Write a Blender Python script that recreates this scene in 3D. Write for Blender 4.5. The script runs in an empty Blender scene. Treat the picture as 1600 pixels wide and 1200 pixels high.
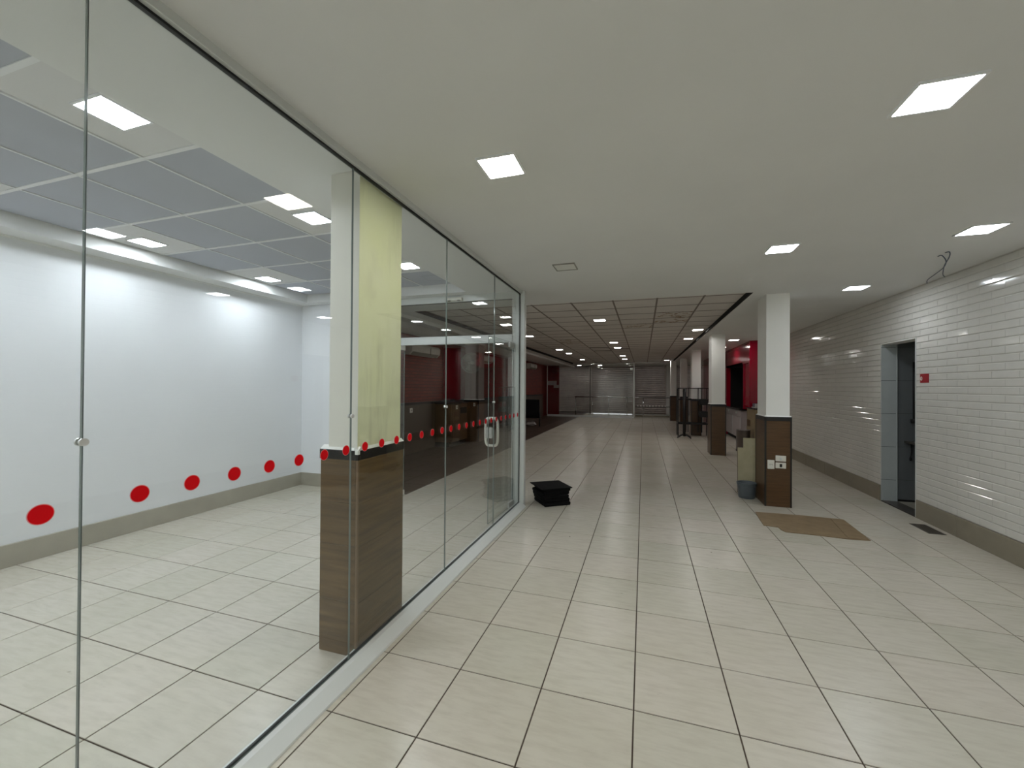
import bpy, bmesh, math, random
from mathutils import Vector, Matrix
random.seed(7)
S = bpy.context.scene
C = S.collection

# ------------------------------------------------------------------ camera
YAW, PIT, ROL, FPX, EYE = .309, .0069, .0064, 642.6, 1.53
cy, sy, cp, sp, cr, sr = math.cos(YAW), math.sin(YAW), math.cos(PIT), math.sin(PIT), math.cos(ROL), math.sin(ROL)
_r = Vector((cy, sy, 0)); _f = Vector((-sy, cy, 0)); _u = Vector((0, 0, 1))
FWD = _f * cp + _u * sp; _up = -_f * sp + _u * cp
RIGHT = _r * cr + _up * sr; UP = -_r * sr + _up * cr
cam = bpy.data.cameras.new('camera'); cam.sensor_width = 36; cam.lens = 36 * FPX / 1600
cam.clip_start = .05; cam.clip_end = 200
co = bpy.data.objects.new('camera', cam); C.objects.link(co)
M = Matrix((RIGHT, UP, -FWD)).transposed().to_4x4(); M.translation = (0, 0, EYE)
co.matrix_world = M; S.camera = co


def project(p):
    v = Vector(p) - Vector((0, 0, EYE)); d = v.dot(FWD)
    if d < .1: return None
    return 800 + FPX * v.dot(RIGHT) / d, 600 - FPX * v.dot(UP) / d, d


# ------------------------------------------------------------------ world, exposure
W = bpy.data.worlds.new('World'); S.world = W; W.use_nodes = True
W.node_tree.nodes['Background'].inputs[0].default_value = (.9, .95, 1, 1)
W.node_tree.nodes['Background'].inputs[1].default_value = 3.0
S.view_settings.view_transform = 'Standard'; S.view_settings.look = 'None'
S.view_settings.gamma = 1; S.view_settings.exposure = 0; S.view_settings.use_curve_mapping = False
S.cycles.use_denoising = True; S.cycles.max_bounces = 10; S.cycles.transparent_max_bounces = 16
S.cycles.diffuse_bounces = 5; S.cycles.glossy_bounces = 5; S.cycles.caustics_reflective = False
S.cycles.caustics_refractive = False; S.cycles.sample_clamp_indirect = 6
LAMP_ROOM, LAMP_NEAR, LAMP_RIGHT, LAMP_HALL, LAMP_FAR = 78, 72, 46, 40, 46   # radiance of the lamp diffusers by zone


# ------------------------------------------------------------------ materials
def srgb(r, g, b):
    f = lambda c: c / 12.92 if c <= .04045 else ((c + .055) / 1.055) ** 2.4
    return (f(r / 255), f(g / 255), f(b / 255), 1)


class NT:
    def __init__(s, name):
        s.m = bpy.data.materials.new(name); s.m.use_nodes = True; s.t = s.m.node_tree
        s.b = s.t.nodes['Principled BSDF']; s.o = s.t.nodes['Material Output']

    def n(s, typ, **k):
        x = s.t.nodes.new(typ)
        for a, b in k.items(): setattr(x, a, b)
        return x

    def l(s, a, b): s.t.links.new(a, b)

    def pos(s, scale=(1, 1, 1)):
        g = s.n('ShaderNodeNewGeometry'); mp = s.n('ShaderNodeMapping'); mp.inputs['Scale'].default_value = scale
        s.l(g.outputs['Position'], mp.inputs['Vector']); return mp.outputs['Vector']

    def noise(s, scale, detail=4, rough=.55, stretch=(1, 1, 1)):
        x = s.n('ShaderNodeTexNoise'); x.inputs['Scale'].default_value = scale
        x.inputs['Detail'].default_value = detail; x.inputs['Roughness'].default_value = rough
        s.l(s.pos(stretch), x.inputs['Vector']); return x.outputs['Fac']

    def ramp(s, fac, *stops):
        x = s.n('ShaderNodeValToRGB'); e = x.color_ramp.elements
        while len(e) < len(stops): e.new(.5)
        for q, (p, c) in zip(e, stops): q.position = p; q.color = c
        s.l(fac, x.inputs['Fac']); return x.outputs['Color']

    def mix(s, fac, a, b, mode='MIX'):
        x = s.n('ShaderNodeMix', data_type='RGBA', blend_type=mode)
        for sock, v in ((x.inputs[0], fac), (x.inputs[6], a), (x.inputs[7], b)):
            if isinstance(v, (int, float, tuple)): sock.default_value = v
            else: s.l(v, sock)
        return x.outputs[2]

    def math(s, op, a, b=None):
        x = s.n('ShaderNodeMath', operation=op)
        for sock, v in zip(x.inputs, (a, b)):
            if v is None: continue
            if isinstance(v, (int, float)): sock.default_value = v
            else: s.l(v, sock)
        return x.outputs[0]

    def bump(s, fac, strength=.1, dist=.002):
        x = s.n('ShaderNodeBump'); x.inputs['Strength'].default_value = strength; x.inputs['Distance'].default_value = dist
        s.l(fac, x.inputs['Height']); s.l(x.outputs['Normal'], s.b.inputs['Normal'])


def mat(name, col, rough=.5, metal=0, var=.05, vscale=6, spec=.5, stretch=(1, 1, 1), bump=0, bscale=80):
    t = NT(name); c = srgb(*col)
    d = tuple(x * (1 - var) for x in c[:3]) + (1,); h = tuple(min(1, x * (1 + var)) for x in c[:3]) + (1,)
    t.l(t.ramp(t.noise(vscale, stretch=stretch), (.3, d), (.7, h)), t.b.inputs['Base Color'])
    t.b.inputs['Roughness'].default_value = rough; t.b.inputs['Metallic'].default_value = metal
    t.b.inputs['Specular IOR Level'].default_value = spec
    if bump: t.bump(t.noise(bscale, 2), bump)
    return t.m


def mat_emit(name, col, strength):
    t = NT(name); e = t.n('ShaderNodeEmission'); e.inputs[0].default_value = col; e.inputs[1].default_value = strength
    t.l(e.outputs[0], t.o.inputs[0]); return t.m


def mat_glass(name, tint):
    t = NT(name); g = t.n('ShaderNodeNewGeometry')
    d = t.n('ShaderNodeVectorMath', operation='DOT_PRODUCT'); t.l(g.outputs['Incoming'], d.inputs[0]); t.l(g.outputs['Normal'], d.inputs[1])
    c = t.math('ABSOLUTE', d.outputs['Value']); k = t.math('SUBTRACT', 1.0, c); k5 = t.math('POWER', k, 5.0)
    R = t.math('ADD', t.math('MULTIPLY', k5, .955), .045)
    a = t.n('ShaderNodeBsdfTransparent'); a.inputs[0].default_value = tint
    b = t.n('ShaderNodeBsdfGlossy'); b.inputs['Roughness'].default_value = 0.0
    x = t.n('ShaderNodeMixShader'); t.l(R, x.inputs[0]); t.l(a.outputs[0], x.inputs[1]); t.l(b.outputs[0], x.inputs[2])
    t.l(x.outputs[0], t.o.inputs[0]); return t.m


def mat_floor(name, base, alt, dark, rough):
    t = NT(name)
    big = t.ramp(t.noise(1.7, 3), (.35, srgb(*base)), (.65, srgb(*alt)))
    streak = t.noise(5, 6, .62, (1.3, 6, 1))
    c = t.mix(t.ramp(streak, (.42, (0, 0, 0, 1)), (.75, (.55, .55, .55, 1))), big, srgb(*dark))
    sc = t.noise(3.3, 8, .7, (1.4, 3, 1))
    c = t.mix(t.ramp(sc, (.66, (0, 0, 0, 1)), (.74, (.45, .45, .45, 1))), c, srgb(95, 85, 72))
    vor = t.n('ShaderNodeTexVoronoi'); vor.inputs['Scale'].default_value = 2.2; t.l(t.pos((1, 1, 0)), vor.inputs['Vector'])
    c = t.mix(t.ramp(vor.outputs['Distance'], (.012, (.8, .8, .8, 1)), (.02, (0, 0, 0, 1))), c, srgb(70, 62, 52))
    # each tile its own slight tint: white noise on the cell of the tile grid
    mp = t.n('ShaderNodeVectorMath', operation='ADD'); g = t.n('ShaderNodeNewGeometry'); t.l(g.outputs['Position'], mp.inputs[0]); mp.inputs[1].default_value = (.0375, -1.141, 0)
    dv = t.n('ShaderNodeVectorMath', operation='DIVIDE'); t.l(mp.outputs[0], dv.inputs[0]); dv.inputs[1].default_value = (.45, .4537, 9)
    fl = t.n('ShaderNodeVectorMath', operation='FLOOR'); t.l(dv.outputs[0], fl.inputs[0])
    wn = t.n('ShaderNodeTexWhiteNoise', noise_dimensions='2D'); t.l(fl.outputs[0], wn.inputs['Vector'])
    tint = t.ramp(wn.outputs['Value'], (0, (.93, .94, .91, 1)), (.5, (1, .985, .975, 1)), (1, (.99, 1, .985, 1)))
    c = t.mix(1.0, c, tint, 'MULTIPLY')
    mk = t.noise(1.1, 2); sp = t.noise(26, 3, .7, (1, 2.6, 1))
    c = t.mix(t.math('MULTIPLY', t.ramp(sp, (.68, (0, 0, 0, 1)), (.76, (.5, .5, .5, 1))), t.ramp(mk, (.45, (0, 0, 0, 1)), (.6, (1, 1, 1, 1)))), c, srgb(104, 92, 78))
    t.l(c, t.b.inputs['Base Color'])
    t.b.inputs['Roughness'].default_value = rough
    t.bump(t.noise(60, 3), .04); return t.m


def mat_wood(name, a, b, stretch=(3, 3, 40), rough=.35, scale=1.2):
    t = NT(name); n1 = t.noise(scale, 6, .6, stretch)
    c = t.ramp(n1, (.3, srgb(*a)), (.7, srgb(*b)))
    c = t.mix(t.ramp(t.noise(2.1, 3), (.3, (0, 0, 0, 1)), (.8, (.4, .4, .4, 1))), c, srgb(*[int(v * .75) for v in a]))
    t.l(c, t.b.inputs['Base Color']); t.b.inputs['Roughness'].default_value = rough; t.bump(n1, .05, .001); return t.m


def mat_yellow(name):   # pale yellow paint with grey vertical streaks and smears
    t = NT(name); c = t.ramp(t.noise(2.5, 3), (.3, srgb(232, 233, 190)), (.7, srgb(238, 237, 205)))
    s1 = t.ramp(t.noise(2.2, 5, .6, (1, 5, .6)), (.55, (0, 0, 0, 1)), (.78, (.6, .6, .6, 1)))
    c = t.mix(s1, c, srgb(186, 184, 146))
    s2 = t.ramp(t.noise(4, 4, .6), (.55, (0, 0, 0, 1)), (.8, (.5, .5, .5, 1)))
    c = t.mix(s2, c, srgb(206, 202, 172))
    t.l(c, t.b.inputs['Base Color']); t.b.inputs['Roughness'].default_value = .7; return t.m


def mat_stain(name):    # ceiling board with brown water rings
    t = NT(name); n = t.noise(2.6, 5, .6)
    c = t.ramp(n, (.485, srgb(212, 205, 199)), (.505, srgb(158, 124, 84)), (.515, srgb(120, 88, 54)), (.53, srgb(210, 203, 196)))
    t.l(c, t.b.inputs['Base Color']); t.b.inputs['Roughness'].default_value = .85; return t.m


def mat_redbrick(name):
    t = NT(name); g = t.n('ShaderNodeNewGeometry'); sx = t.n('ShaderNodeSeparateXYZ'); cx = t.n('ShaderNodeCombineXYZ')
    t.l(g.outputs['Position'], sx.inputs[0]); t.l(sx.outputs['Y'], cx.inputs['X']); t.l(sx.outputs['Z'], cx.inputs['Y'])
    b = t.n('ShaderNodeTexBrick'); t.l(cx.outputs[0], b.inputs['Vector'])
    b.inputs['Color1'].default_value = srgb(132, 42, 25); b.inputs['Color2'].default_value = srgb(114, 34, 21)
    b.inputs['Mortar'].default_value = srgb(80, 26, 18); b.inputs['Scale'].default_value = 1
    b.inputs['Brick Width'].default_value = .24; b.inputs['Row Height'].default_value = .075; b.inputs['Mortar Size'].default_value = .008
    t.l(b.outputs['Color'], t.b.inputs['Base Color']); t.b.inputs['Roughness'].default_value = .55; return t.m


m = {}
m['ceil'] = mat('ceiling_paint', (226, 226, 224), .8, var=.02, vscale=1.5)
m['ceilroom'] = mat('room_ceiling_paint', (232, 233, 232), .75, var=.015, vscale=1.5)
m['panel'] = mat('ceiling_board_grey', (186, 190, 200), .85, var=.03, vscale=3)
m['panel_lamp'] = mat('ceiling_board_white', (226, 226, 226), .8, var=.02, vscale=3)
m['tbar'] = mat('grid_bar_white', (238, 239, 240), .4, var=.02)
m['hallpanel'] = mat('hall_board', (216, 210, 205), .85, var=.05, vscale=2)
m['hallbar'] = mat('hall_grid_bar', (118, 106, 98), .6, var=.05)  # bars coloured dark to stand for the shadow lines between boards
m['stain'] = mat_stain('stained_board')
m['void'] = mat('dark_void', (14, 13, 12), .9)
m['white'] = mat('wall_white', (234, 236, 239), .5, var=.015, vscale=2, spec=.35)
m['whitematt'] = mat('paint_white', (247, 247, 243), .6, var=.02, vscale=3)
m['cream'] = mat('paint_cream', (234, 232, 223), .6, var=.03, vscale=3)
m['yellow'] = mat_yellow('paint_yellow_stained')
m['redline'] = mat('brick_red_edge', (120, 52, 40), .8)
m['base'] = mat('baseboard_stone', (168, 163, 150), .35, var=.06, vscale=5)
m['baser'] = mat('baseboard_stone_dimmed', (140, 132, 116), .4, var=.07, vscale=5)  # darker copy of the pale skirting stone, weaker light put into the colour
m['floor'] = mat_floor('floor_tile', (202, 197, 183), (208, 202, 190), (182, 174, 160), .27)
m['grout'] = mat('grout', (74, 62, 52), .9, var=.15)
m['brown'] = mat_floor('brown_tile', (74, 56, 44), (66, 49, 38), (54, 41, 33), .4)
m['wood'] = mat_wood('wood_laminate', (118, 93, 60), (76, 59, 38), (1.6, 1.6, 26))
m['woodr'] = mat_wood('wood_laminate_dark', (98, 70, 42), (76, 53, 30))
m['black'] = mat('black_trim', (26, 25, 24), .35, var=.1)
m['blackmetal'] = mat('black_metal', (16, 15, 15), .4, var=.1)
m['blackfoam'] = mat('black_foam', (9, 9, 10), .85, spec=.2, var=.2, vscale=30, bump=.2)
m['alu'] = mat('white_aluminium', (212, 215, 212), .28, var=.01)
m['gasket'] = mat('black_gasket', (8, 8, 8), .5)
m['steel'] = mat('steel', (196, 198, 198), .22, metal=1, var=.04)
m['chrome'] = mat('brushed_chrome', (214, 214, 212), .3, metal=.6, var=.03)
m['glass'] = mat_glass('clear_glass', (.97, .985, .978, 1))
m['glassedge'] = mat('glass_edge', (122, 132, 129), .1, var=.04)
m['red'] = mat('red_sticker', (208, 0, 14), .5, var=.04, spec=.15)
m['redrim'] = mat('sticker_rim', (226, 150, 150), .4, var=.04)
m['brick'] = mat('white_glazed_brick', (218, 216, 210), .09, var=.03, vscale=4)
m['mortar'] = mat('mortar', (190, 187, 180), .8, var=.08)
m['bathtile'] = mat('bath_tile', (176, 182, 182), .3, var=.03)
m['bathdark'] = mat('bath_tile_dimmed', (112, 116, 118), .35, var=.04)  # back wall tiles, shade of the unlit washroom put into the colour
m['bathgrout'] = mat('bath_grout', (84, 88, 88), .9)
m['granite'] = mat('dark_granite', (70, 66, 60), .3, var=.3, vscale=60)
m['redbrick'] = mat_redbrick('painted_red_brick')
m['redgloss'] = mat('red_gloss_laminate', (150, 8, 40), .16, var=.04)
m['redpanel'] = mat('red_panel', (112, 10, 16), .25, var=.05)
m['counter'] = mat('dark_worktop', (34, 30, 28), .25, var=.2, vscale=40)
m['cabwhite'] = mat('cabinet_pinkish_white', (186, 176, 176), .4, var=.03)
m['cabwood'] = mat_wood('cabinet_light_wood', (166, 148, 116), (150, 132, 102), (30, 30, 2))
m['ply'] = mat_wood('plywood', (190, 182, 150), (172, 162, 130), (6, 6, 4), .6)
m['card'] = mat('cardboard', (134, 114, 86), .85, var=.12, vscale=9)
m['bucket'] = mat('grey_plastic', (88, 96, 102), .4, var=.05)
m['socket'] = mat('socket_white', (226, 224, 214), .35, var=.02)
m['shutter'] = mat('galvanised_slat', (172, 162, 155), .38, metal=.4, var=.12, vscale=3)
m['acwhite'] = mat('ac_white', (214, 212, 206), .4, var=.02)
m['fan'] = mat('fan_grey', (150, 156, 150), .45, var=.04)
m['cable'] = mat('blue_cable', (66, 78, 96), .5)
m['concrete'] = mat('pavement', (150, 148, 144), .9, var=.1)
m['sign'] = mat('sign_red', (150, 20, 34), .4)
m['signwhite'] = mat('sign_white', (232, 226, 222), .5)
m['offlamp'] = mat('lamp_diffuser_off', (226, 226, 220), .5, var=.01)
m['offframe'] = mat('lamp_frame_grey', (150, 148, 138), .5, var=.02)
COOL = (.885, .94, 1, 1); WARM = (1, .955, .82, 1)
m['lamp_room'] = mat_emit('lamp_room', COOL, LAMP_ROOM)
m['lamp_near'] = mat_emit('lamp_near', COOL, LAMP_NEAR)
m['lamp_warm'] = mat_emit('lamp_warm', WARM, LAMP_NEAR)
m['lamp_right'] = mat_emit('lamp_right', COOL, LAMP_RIGHT)
m['lamp_hall'] = mat_emit('lamp_hall', (1, .97, .93, 1), LAMP_HALL)
m['lamp_far'] = mat_emit('lamp_far', (1, .97, .94, 1), LAMP_FAR)


# ------------------------------------------------------------------ mesh helpers
class MB:
    def __init__(s): s.bm = bmesh.new()

    def box(s, x0, x1, y0, y1, z0, z1, mi=0, bevel=0, seg=1):
        vs = [s.bm.verts.new((x, y, z)) for x in (x0, x1) for y in (y0, y1) for z in (z0, z1)]
        fs = []
        for q in ((0, 1, 3, 2), (4, 6, 7, 5), (0, 4, 5, 1), (2, 3, 7, 6), (0, 2, 6, 4), (1, 5, 7, 3)):
            f = s.bm.faces.new([vs[i] for i in q]); f.material_index = mi; fs.append(f)
        if bevel:
            es = list({e for f in fs for e in f.edges})
            r = bmesh.ops.bevel(s.bm, geom=es, offset=bevel, segments=seg, affect='EDGES', profile=.5)
            for f in r['faces']: f.material_index = mi; f.smooth = seg > 1
        return fs

    def prism(s, pts, axis, a, b, mi=0):     # polygon pts in the two other axes, extruded along axis from a to b
        def P(u, v, w): return {'x': (w, u, v), 'y': (u, w, v), 'z': (u, v, w)}[axis]
        A = [s.bm.verts.new(P(u, v, a)) for u, v in pts]; B = [s.bm.verts.new(P(u, v, b)) for u, v in pts]
        n = len(pts); fs = [s.bm.faces.new(A[::-1]), s.bm.faces.new(B)]
        for i in range(n): fs.append(s.bm.faces.new((A[i], A[(i + 1) % n], B[(i + 1) % n], B[i])))
        for f in fs: f.material_index = mi
        return fs

    def tube(s, pts, r, seg=8, mi=0, closed=False):
        pts = [Vector(p) for p in pts]; n = len(pts); rings = []; ref = None
        for i, p in enumerate(pts):
            a = pts[(i - 1) % n] if (closed or i > 0) else p; b = pts[(i + 1) % n] if (closed or i < n - 1) else p
            t = (b - a).normalized()
            if ref is None: ref = t.orthogonal().normalized()
            ref = (ref - t * ref.dot(t)).normalized(); bi = t.cross(ref)
            rr = r[i] if isinstance(r, (list, tuple)) else r
            rings.append([s.bm.verts.new(p + (ref * math.cos(k * 2 * math.pi / seg) + bi * math.sin(k * 2 * math.pi / seg)) * rr) for k in range(seg)])
        for i in range(n if closed else n - 1):
            A, B = rings[i], rings[(i + 1) % n]
            for k in range(seg):
                f = s.bm.faces.new((A[k], A[(k + 1) % seg], B[(k + 1) % seg], B[k])); f.smooth = True; f.material_index = mi
        if not closed:
            for q in (rings[0][::-1], rings[-1]):
                f = s.bm.faces.new(q); f.material_index = mi

    def lathe(s, prof, cx=0, cy=0, seg=24, mi=0):    # prof: (radius, z)
        rings = [[s.bm.verts.new((cx + r * math.cos(k * 2 * math.pi / seg), cy + r * math.sin(k * 2 * math.pi / seg), z)) for k in range(seg)] for r, z in prof]
        for A, B in zip(rings, rings[1:]):
            for k in range(seg):
                f = s.bm.faces.new((A[k], A[(k + 1) % seg], B[(k + 1) % seg], B[k])); f.smooth = True; f.material_index = mi
        for q in (rings[0][::-1], rings[-1]):
            f = s.bm.faces.new(q); f.material_index = mi

    def disc_x(s, x0, x1, yc, zc, r, seg=20, mi=0):  # short cylinder with its axis along x
        s.prism([(yc + r * math.cos(k * 2 * math.pi / seg), zc + r * math.sin(k * 2 * math.pi / seg)) for k in range(seg)], 'x', x0, x1, mi)

    def mesh(s, name, mats):
        bmesh.ops.recalc_face_normals(s.bm, faces=s.bm.faces)
        me = bpy.data.meshes.new(name); s.bm.to_mesh(me); s.bm.free()
        for q in (mats if isinstance(mats, (list, tuple)) else [mats]): me.materials.append(q if not isinstance(q, str) else m[q])
        return me

    def build(s, name, mats, parent=None, loc=None):
        return link(name, s.mesh(name, mats), parent, loc)


def link(name, data, parent=None, loc=None):
    o = bpy.data.objects.new(name, data); C.objects.link(o)
    if parent: o.parent = parent
    if loc: o.location = loc
    return o


def tag(o, label=None, cat=None, group=None, kind=None):
    if label: o['label'] = label
    if cat: o['category'] = cat
    if group: o['group'] = group
    if kind: o['kind'] = kind
    return o


def empty(name, loc=(0, 0, 0), rz=0):
    o = bpy.data.objects.new(name, None); C.objects.link(o); o.location = loc; o.rotation_euler = (0, 0, rz)
    o.empty_display_size = .1; return o


def box(name, mats, x0, x1, y0, y1, z0, z1, parent=None, bevel=0, seg=1):
    b = MB(); b.box(x0, x1, y0, y1, z0, z1, 0, bevel, seg); return b.build(name, mats, parent)


def struct(o, label): return tag(o, label, kind='structure')


CEIL = 2.765; TILE_Z = 2.885; HALL_Z = 2.83
XL, XR = -5.05, 3.12            # left and right wall faces
GX = -1.515                     # plane of the long glass partition
YB, YE, YH, YF = -2.6, 5.09, 5.98, 24.6

# ------------------------------------------------------------------ floor
floor = struct(box('floor', 'grout', XL - .15, 4.6, YB - .1, YF + .3, -.2, -.004), 'floor of cream square tiles with dark joints')
PX, PY, X0, Y0, GAP = .45, .4537, -.0375, 1.141, .0035
cells = []
for i in range(-12, 8):
    for j in range(-9, 53):
        x0, x1, y0, y1 = X0 + i * PX, X0 + (i + 1) * PX, Y0 + j * PY, Y0 + (j + 1) * PY
        x0 = max(x0, XL); x1 = min(x1, XR)
        if x1 - x0 < .03 or y1 < YB or y0 > YF: continue
        brown = False
        if i < -7:
            if y0 > 5.0: brown = True
            elif y1 > 5.1: y1 = 5.1
        y0 = max(y0, YB); y1 = min(y1, YF)
        cells.append((x0, x1, y0, y1, brown))
for i in range(8, 11):          # wider end of the hall, right of the red kiosk
    for j in range(34, 53):
        cells.append((X0 + i * PX, X0 + (i + 1) * PX, Y0 + j * PY, min(YF, Y0 + (j + 1) * PY), False))


def seen(c):
    pr = [project((x, y, 0)) for x in c[:2] for y in c[2:4]]
    pr = [p for p in pr if p]
    return any(-40 < p[0] < 1640 and 600 < p[1] < 1260 for p in pr)


def tile_mesh(w, d):
    b = MB(); g = GAP; h = .0018
    lo = [(g, g), (w - g, g), (w - g, d - g), (g, d - g)]; hi = [(g + h, g + h), (w - g - h, g + h), (w - g - h, d - g - h), (g + h, d - g - h)]
    A = [b.bm.verts.new((x, y, -.006)) for x, y in lo]; B = [b.bm.verts.new((x, y, -h * .6)) for x, y in lo]; D = [b.bm.verts.new((x, y, 0)) for x, y in hi]
    b.bm.faces.new(D)
    for P_, Q_ in ((A, B), (B, D)):
        for k in range(4): b.bm.faces.new((P_[k], P_[(k + 1) % 4], Q_[(k + 1) % 4], Q_[k]))
    return b


near = sorted((c for c in cells if not c[4] and seen(c)), key=lambda c: math.hypot((c[0] + c[1]) / 2, (c[2] + c[3]) / 2))[:298]
nearset = set(near); cache = {}
for c in near:
    key = (round(c[1] - c[0], 3), round(c[3] - c[2], 3))
    if key not in cache: cache[key] = tile_mesh(*key).mesh('tile', 'floor')
    link('tile', cache[key], floor, (c[0], c[2], 0))


def joined(cs, name, mt):
    b = bmesh.new()
    for c in cs:
        t = tile_mesh(c[1] - c[0], c[3] - c[2]).bm; bmesh.ops.translate(t, vec=(c[0], c[2], 0), verts=t.verts)
        me = bpy.data.meshes.new('tmp'); t.to_mesh(me); t.free(); b.from_mesh(me); bpy.data.meshes.remove(me)
    x = MB(); x.bm.free(); x.bm = b
    return tag(x.build(name, mt, floor), kind='stuff')


joined([c for c in cells if not c[4] and c not in nearset], 'far_tiles', 'floor')
tag(joined([c for c in cells if c[4]], 'brown_tiles', 'brown'), 'dark brown tiles along the left side of the hall')

# ------------------------------------------------------------------ walls
wl = struct(box('wall_left', 'white', XL - .15, XL, YB, YE + .03, -.05, 3.1), 'plain glossy white side wall of the glass room')
struct(box('baseboard_left', 'base', XL, XL + .022, YB, YE - .01, 0, .19, bevel=.003), 'pale stone skirting along the white wall of the glass room')
struct(box('wall_back', 'whitematt', XL - .15, 4.6, YB - .15, YB, -.05, 3.1), 'plain wall behind the viewpoint')
end = struct(box('wall_end', 'white', XL, -3.95, YE, YE + .12, 0, CEIL + .2), 'short white return wall at the far end of the glass room')
struct(box('baseboard_end', 'base', XL + .022, -3.95, YE - .02, YE, 0, .19, bevel=.003), 'pale stone skirting on the short end wall of the glass room')
hl = struct(box('wall_left_hall', 'redbrick', XL - .15, XL, YE + .03, YF + .3, -.05, 3.1), 'red painted brick wall along the left side of the hall')
box('dado', mat_wood('dado_brown', (92, 78, 66), (78, 66, 56), (3, 30, 3)), XL, XL + .02, YE + .13, 21.2, 0, 1.1, hl)
box('dado_cap', 'black', XL, XL + .03, YE + .13, 21.2, 1.1, 1.16, hl)

# right wall: glazed white bricks in running bond on a mortar bed, with a doorway
DY0, DY1, DZ, WT = 6.175, 6.95, 2.155, .18
b = MB()
b.box(XR + .006, XR + WT, YB, DY0, -.05, 3.1); b.box(XR + .006, XR + WT, DY1, 12.0, -.05, 3.1); b.box(XR + .006, XR + WT, DY0, DY1, DZ, 3.1)
wr = struct(b.build('wall_right', 'mortar'), 'right wall of glazed white bricks')
BL, BH, BG = .30, .0749, .0016


def brick_mesh(l, h, tilt=False):
    b = MB(); d = .007; e = .007; g = BG; q = .0004; f = .0012
    lo = [(q, g), (l - q, g), (l - q, h - g), (q, h - g)]; hi = [(q + f, g + e), (l - q - f, g + e), (l - q - f, h - g - e), (q + f, h - g - e)]
    A = [b.bm.verts.new((0, y, z)) for y, z in lo]; B = [b.bm.verts.new((-d * .35, y, z)) for y, z in lo]; ty, tz = (random.gauss(0, .004), random.gauss(0, .007)) if tilt else (0, 0)
    D = [b.bm.verts.new((-d + ty * (y - l / 2) + tz * (z - h / 2), y, z)) for y, z in hi]
    b.bm.faces.new(D)
    for P_, Q_ in ((A, B), (B, D)):
        for k in range(4): b.bm.faces.new((P_[k], P_[(k + 1) % 4], Q_[(k + 1) % 4], Q_[k]))
    return b


bricks = []
row = 0; z = .21
while z < CEIL - .005:
    z1 = min(z + BH, CEIL + .01); y = YB - (BL / 2 if row % 2 else 0)
    while y < 12.0:
        segs = [(max(y, YB), min(y + BL, 12.0))]
        if z < DZ - .01:
            a_, c_ = segs[0]
            segs = [s_ for s_ in ((a_, min(c_, DY0 - .004)), (max(a_, DY1 + .004), c_)) if s_[1] - s_[0] > .02 and (s_[0] < DY0 - .01 or s_[1] > DY1 + .01)]
        for s_ in segs:
            if s_[1] - s_[0] > .02: bricks.append((s_[0], s_[1], z, z1))
        y += BL
    z += BH; row += 1


def bsize(c):
    p = [project((XR, y, z_)) for y in c[:2] for z_ in c[2:]]
    if any(q is None for q in p): return 0
    if not any(-10 < q[0] < 1610 and 0 < q[1] < 1200 for q in p): return 0
    xs = [q[0] for q in p]; return (max(xs) - min(xs)) / p[0][2]


bs = sorted(bricks, key=bsize, reverse=True); nb = set(bs[:298]); cache = {}
for c in bs[:298]:
    key = (round(c[1] - c[0], 3), round(c[3] - c[2], 4))
    if key not in cache: cache[key] = brick_mesh(*key).mesh('brick', 'brick')
    o = link('brick', cache[key], wr, (XR + .006, c[0], c[2])); o.rotation_euler = (0, random.gauss(0, .004), random.gauss(0, .0015))
b = bmesh.new()
for c in bs[298:]:
    t = brick_mesh(c[1] - c[0], c[3] - c[2], True).bm; bmesh.ops.translate(t, vec=(XR + .006, c[0], c[2]), verts=t.verts)
    me = bpy.data.meshes.new('tmp'); t.to_mesh(me); t.free(); b.from_mesh(me); bpy.data.meshes.remove(me)
x = MB(); x.bm.free(); x.bm = b; tag(x.build('far_bricks', 'brick', wr), kind='stuff')
b = MB()
for ya, yb in ((YB, DY0 - .01), (DY1 + .01, 12.0)):
    y = ya
    while y < yb - .01:
        y2 = min(y + .9, yb); b.box(XR - .012, XR + .006, y + .0015, y2 - .0015, 0, .21, 0, .002); y = y2
struct(b.build('baseboard_right', 'baser'), 'stone skirting along the white brick wall, coloured darker for the weaker light')

# washroom behind the doorway
bath = struct(empty('wall_washroom', (XR + WT, DY1, 0)), 'unlit tiled washroom seen through the doorway')
box('tile_backing', 'bathgrout', 0, 1.6, .03, .12, -.05, 2.7, bath)
box('side_wall', 'bathtile', 1.6, 1.7, -1.6, .12, -.05, 2.7, bath)
box('near_wall', 'bathtile', .0, 1.7, -1.7, -1.6, -.05, 2.7, bath)
box('washroom_ceiling', 'ceil', -.0, 1.7, -1.7, .12, 2.5, 2.7, bath)
for k in range(6):
    for q in range(4):
        z0, z1 = max(0, -.16 + k * .452), min(2.5, -.16 + (k + 1) * .452)
        box('tile', 'bathdark', q * .4 + .002, (q + 1) * .4 - .002, .022, .031, z0 + .003, z1 - .003, bath)
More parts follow.
